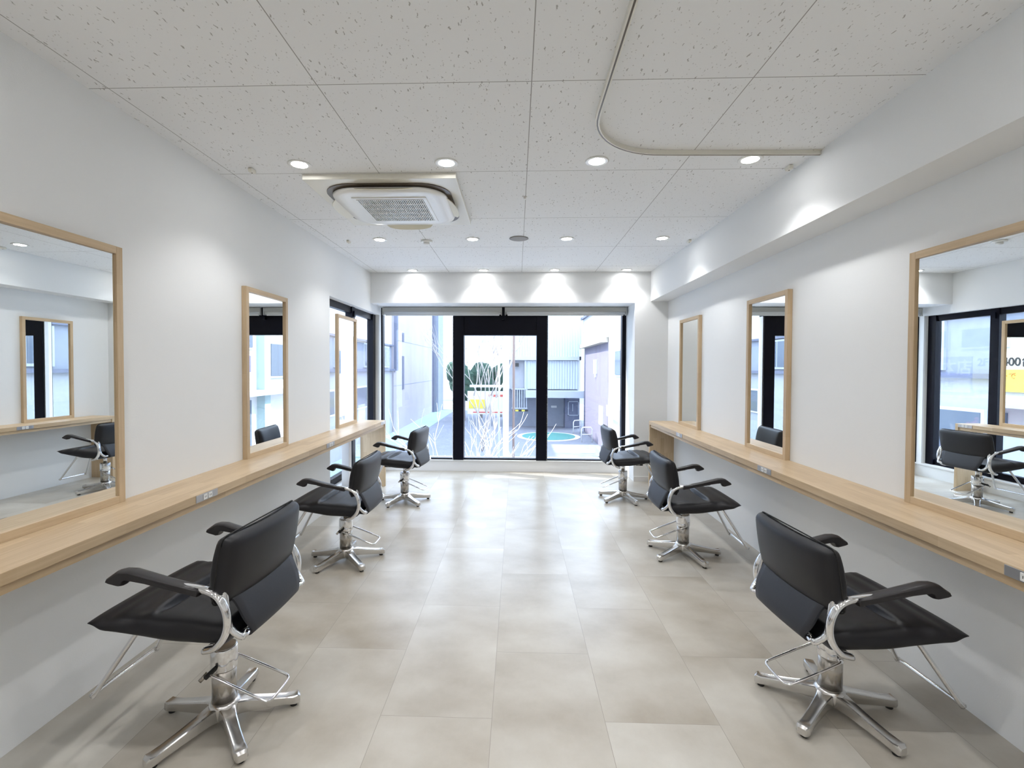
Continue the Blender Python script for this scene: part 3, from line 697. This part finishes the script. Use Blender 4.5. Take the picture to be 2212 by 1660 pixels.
# far end of the street
b = thing('white_apartment', 'distant white apartment block at the end of the street', 'building', (-4, 62, G))
part('wall', o_whitew, b, (-9, 12, 0, 6, 0, 22))
for i in range(5):
    for j in range(3):
        part('window', o_tile, b, (-6.5+i*2.8, -5.6+i*2.8, -.05, 0, 7.5+j*3, 8.8+j*3))
def blob(bm, c_, r, seed, zs=1.15):
    rnd = random.Random(seed); vs0 = len(bm.verts)
    bmesh.ops.create_icosphere(bm, subdivisions=3, radius=1, matrix=Matrix.Translation(c_) @ Matrix.Diagonal((r, r, r*zs, 1)))
    bm.verts.ensure_lookup_table()
    for v_ in bm.verts[vs0:]: v_.co += (v_.co-Vector(c_))*rnd.uniform(-.10, .12)
def round_tree(x, y, z0, h, r, lab):
    t = thing('evergreen_tree', lab, 'tree', (x, y, G), group='round evergreens down the street')
    bm = bmesh.new(); blob(bm, (0,0,h-r*1.1), r, int(x*10), 1.2); blob(bm, (r*.3,0,h-r*2.1), r*.95, 5, 1.1); obj('foliage', bm, o_leaf, t)
    bm = bmesh.new(); add_tube(bm, [(0,0,0),(0,0,h-r*2)], .12, 8); obj('trunk', bm, o_bark, t)
round_tree(-2.95, 40, 0, 4.6, .95, 'round dark evergreen tree in the middle of the door pane')
round_tree(-1.35, 41, 0, 4.5, .80, 'round dark evergreen tree beside the white utility pole')
round_tree(-4.2, 38, 0, 4.1, .8, 'round dark evergreen tree partly behind the door frame')
round_tree(-6.2, 49.5, 0, 4.9, 1.1, 'evergreen tree beyond the lavender building')
sg = thing('roadside_banner', 'white and yellow banner with red lettering across the street', 'sign', (-3.5, 34, G))
part('banner_cloth', o_white, sg, (0, 2.7, 0, .05, .9, 2.55)); part('yellow_panel', o_yel, sg, (.1, 1.3, -.02, 0, 1.3, 1.95)); part('red_band', o_red, sg, (1.5, 2.6, -.02, 0, 2.15, 2.3), (.4, 2.5, -.02, 0, 1.0, 1.08))
part('banner_leg', o_metal, sg, (.05, .12, .05, .1, 0, .9), (2.58, 2.65, .05, .1, 0, .9))
def bare_tree(name, lab, base, h, spread, seed, m, depth=5, r0=.05, lean=0.):
    rnd = random.Random(seed); bm = bmesh.new()
    def grow(p, d_, L_, r, k):
        pts = [p]; q = p.copy(); dd = d_.copy(); ns = 3
        for i in range(ns):
            dd = (dd + Vector((rnd.uniform(-.18,.18), rnd.uniform(-.18,.18), rnd.uniform(-.02,.16)))).normalized(); q = q + dd*L_/ns; pts.append(q.copy())
        add_tube(bm, pts, [r*(1-.35*i/ns) for i in range(ns+1)], 6)
        if k > 0:
            for j in range(rnd.choice((2,3)) if k > 1 else 2):
                a = rnd.uniform(0, 2*math.pi); sd = Vector((math.cos(a), math.sin(a)*.8, rnd.uniform(-.1,.5)))
                grow(pts[rnd.choice((2,3))], (dd*.9+sd*spread).normalized(), L_*rnd.uniform(.62,.85), r*.62, k-1)
    t = thing(name, lab, 'tree', base)
    for j in range(4):
        a = j*1.6+.3; grow(Vector((0,0,0)), Vector((math.cos(a)*.28*spread+lean, math.sin(a)*.25*spread, 1)).normalized(), h*.42, r0, depth)
    obj('branches', bm, m, t); return t
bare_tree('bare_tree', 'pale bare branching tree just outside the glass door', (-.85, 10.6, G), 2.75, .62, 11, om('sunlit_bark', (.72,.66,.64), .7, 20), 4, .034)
bare_tree('tall_bare_tree', 'tall thin bare tree rising behind the round evergreens', (-1.7, 24, G), 6.8, .35, 5, o_bark, 4, .05)
t = thing('flowering_bush', 'pink flowering bush beside the shop building', 'bush', (3.6, 11.2, G))
bm = bmesh.new(); rnd = random.Random(3)
for i in range(260):
    a = rnd.uniform(0, 6.28); rr = rnd.uniform(0, .75)**.7*.8; z = 2.2+rnd.uniform(0, 1)*.95*(1-rr)
    bmesh.ops.create_icosphere(bm, subdivisions=1, radius=rnd.uniform(.03,.07), matrix=Matrix.Translation((rr*math.cos(a), rr*math.sin(a), z)))
obj('blossom', bm, o_pink, t); bm = bmesh.new()
for i in range(9):
    a = i*.7; add_tube(bm, [(0,0,0),(.2*math.cos(a),.2*math.sin(a),1.4),(.5*math.cos(a),.5*math.sin(a),2.9)], .02, 6)
obj('stem', bm, o_bark, t)
def pole(name, lab, x, y, h, r, m, arms=()):
    t = thing(name, lab, 'pole', (x, y, G)); bm = bmesh.new(); add_tube(bm, [(0,0,0),(0,0,h)], r, 14); obj('shaft', bm, m, t)
    for z, x0, x1 in arms: obj('cross_arm', B((x0, x1, -.04, .04, z, z+.07)), o_white, t)
    return t
pole('utility_pole', 'thick white utility pole behind the bare tree', -.32, 14.5, 9, .09, o_whitew, ((3.62, -1.1, .1), (5.2, -.3, .3)))
pole('sign_pole', 'thin brown pole right of the white utility pole', -.12, 20, 10, .05, o_brown)
pole('lamp_post', 'slim grey post in the middle of the door pane', -.62, 17, 8, .035, o_metal)
t = thing('parked_scooter', 'red and white scooter parked by the bare tree', 'scooter', (-1.15, 15.5, G))
bm = bmesh.new(); add_rbox(bm, (0,.35,.55), (.13,.42,.18), .10, 6); add_rbox(bm, (0,-.55,.62), (.13,.10,.32), .08, 6); add_box(bm, -.1,.1,-.5,.1,.28,.36); obj('body', bm, o_red, t)
bm = bmesh.new(); add_rbox(bm, (0,.3,.78), (.12,.34,.06), .05, 6); obj('saddle', bm, o_ink, t)
for y in (-.62, .62):
    bm = bmesh.new(); add_tube(bm, [(-.05,y,.23),(.05,y,.23)], .23, 24); obj('wheel', bm, o_ink, t)
bm = bmesh.new(); add_tube(bm, [(-.3,-.5,1.0),(0,-.55,1.02),(.3,-.5,1.0)], .02, 8); add_tube(bm, [(0,-.6,.3),(0,-.55,1.02)], .025, 8); obj('handlebar', bm, o_metal, t)
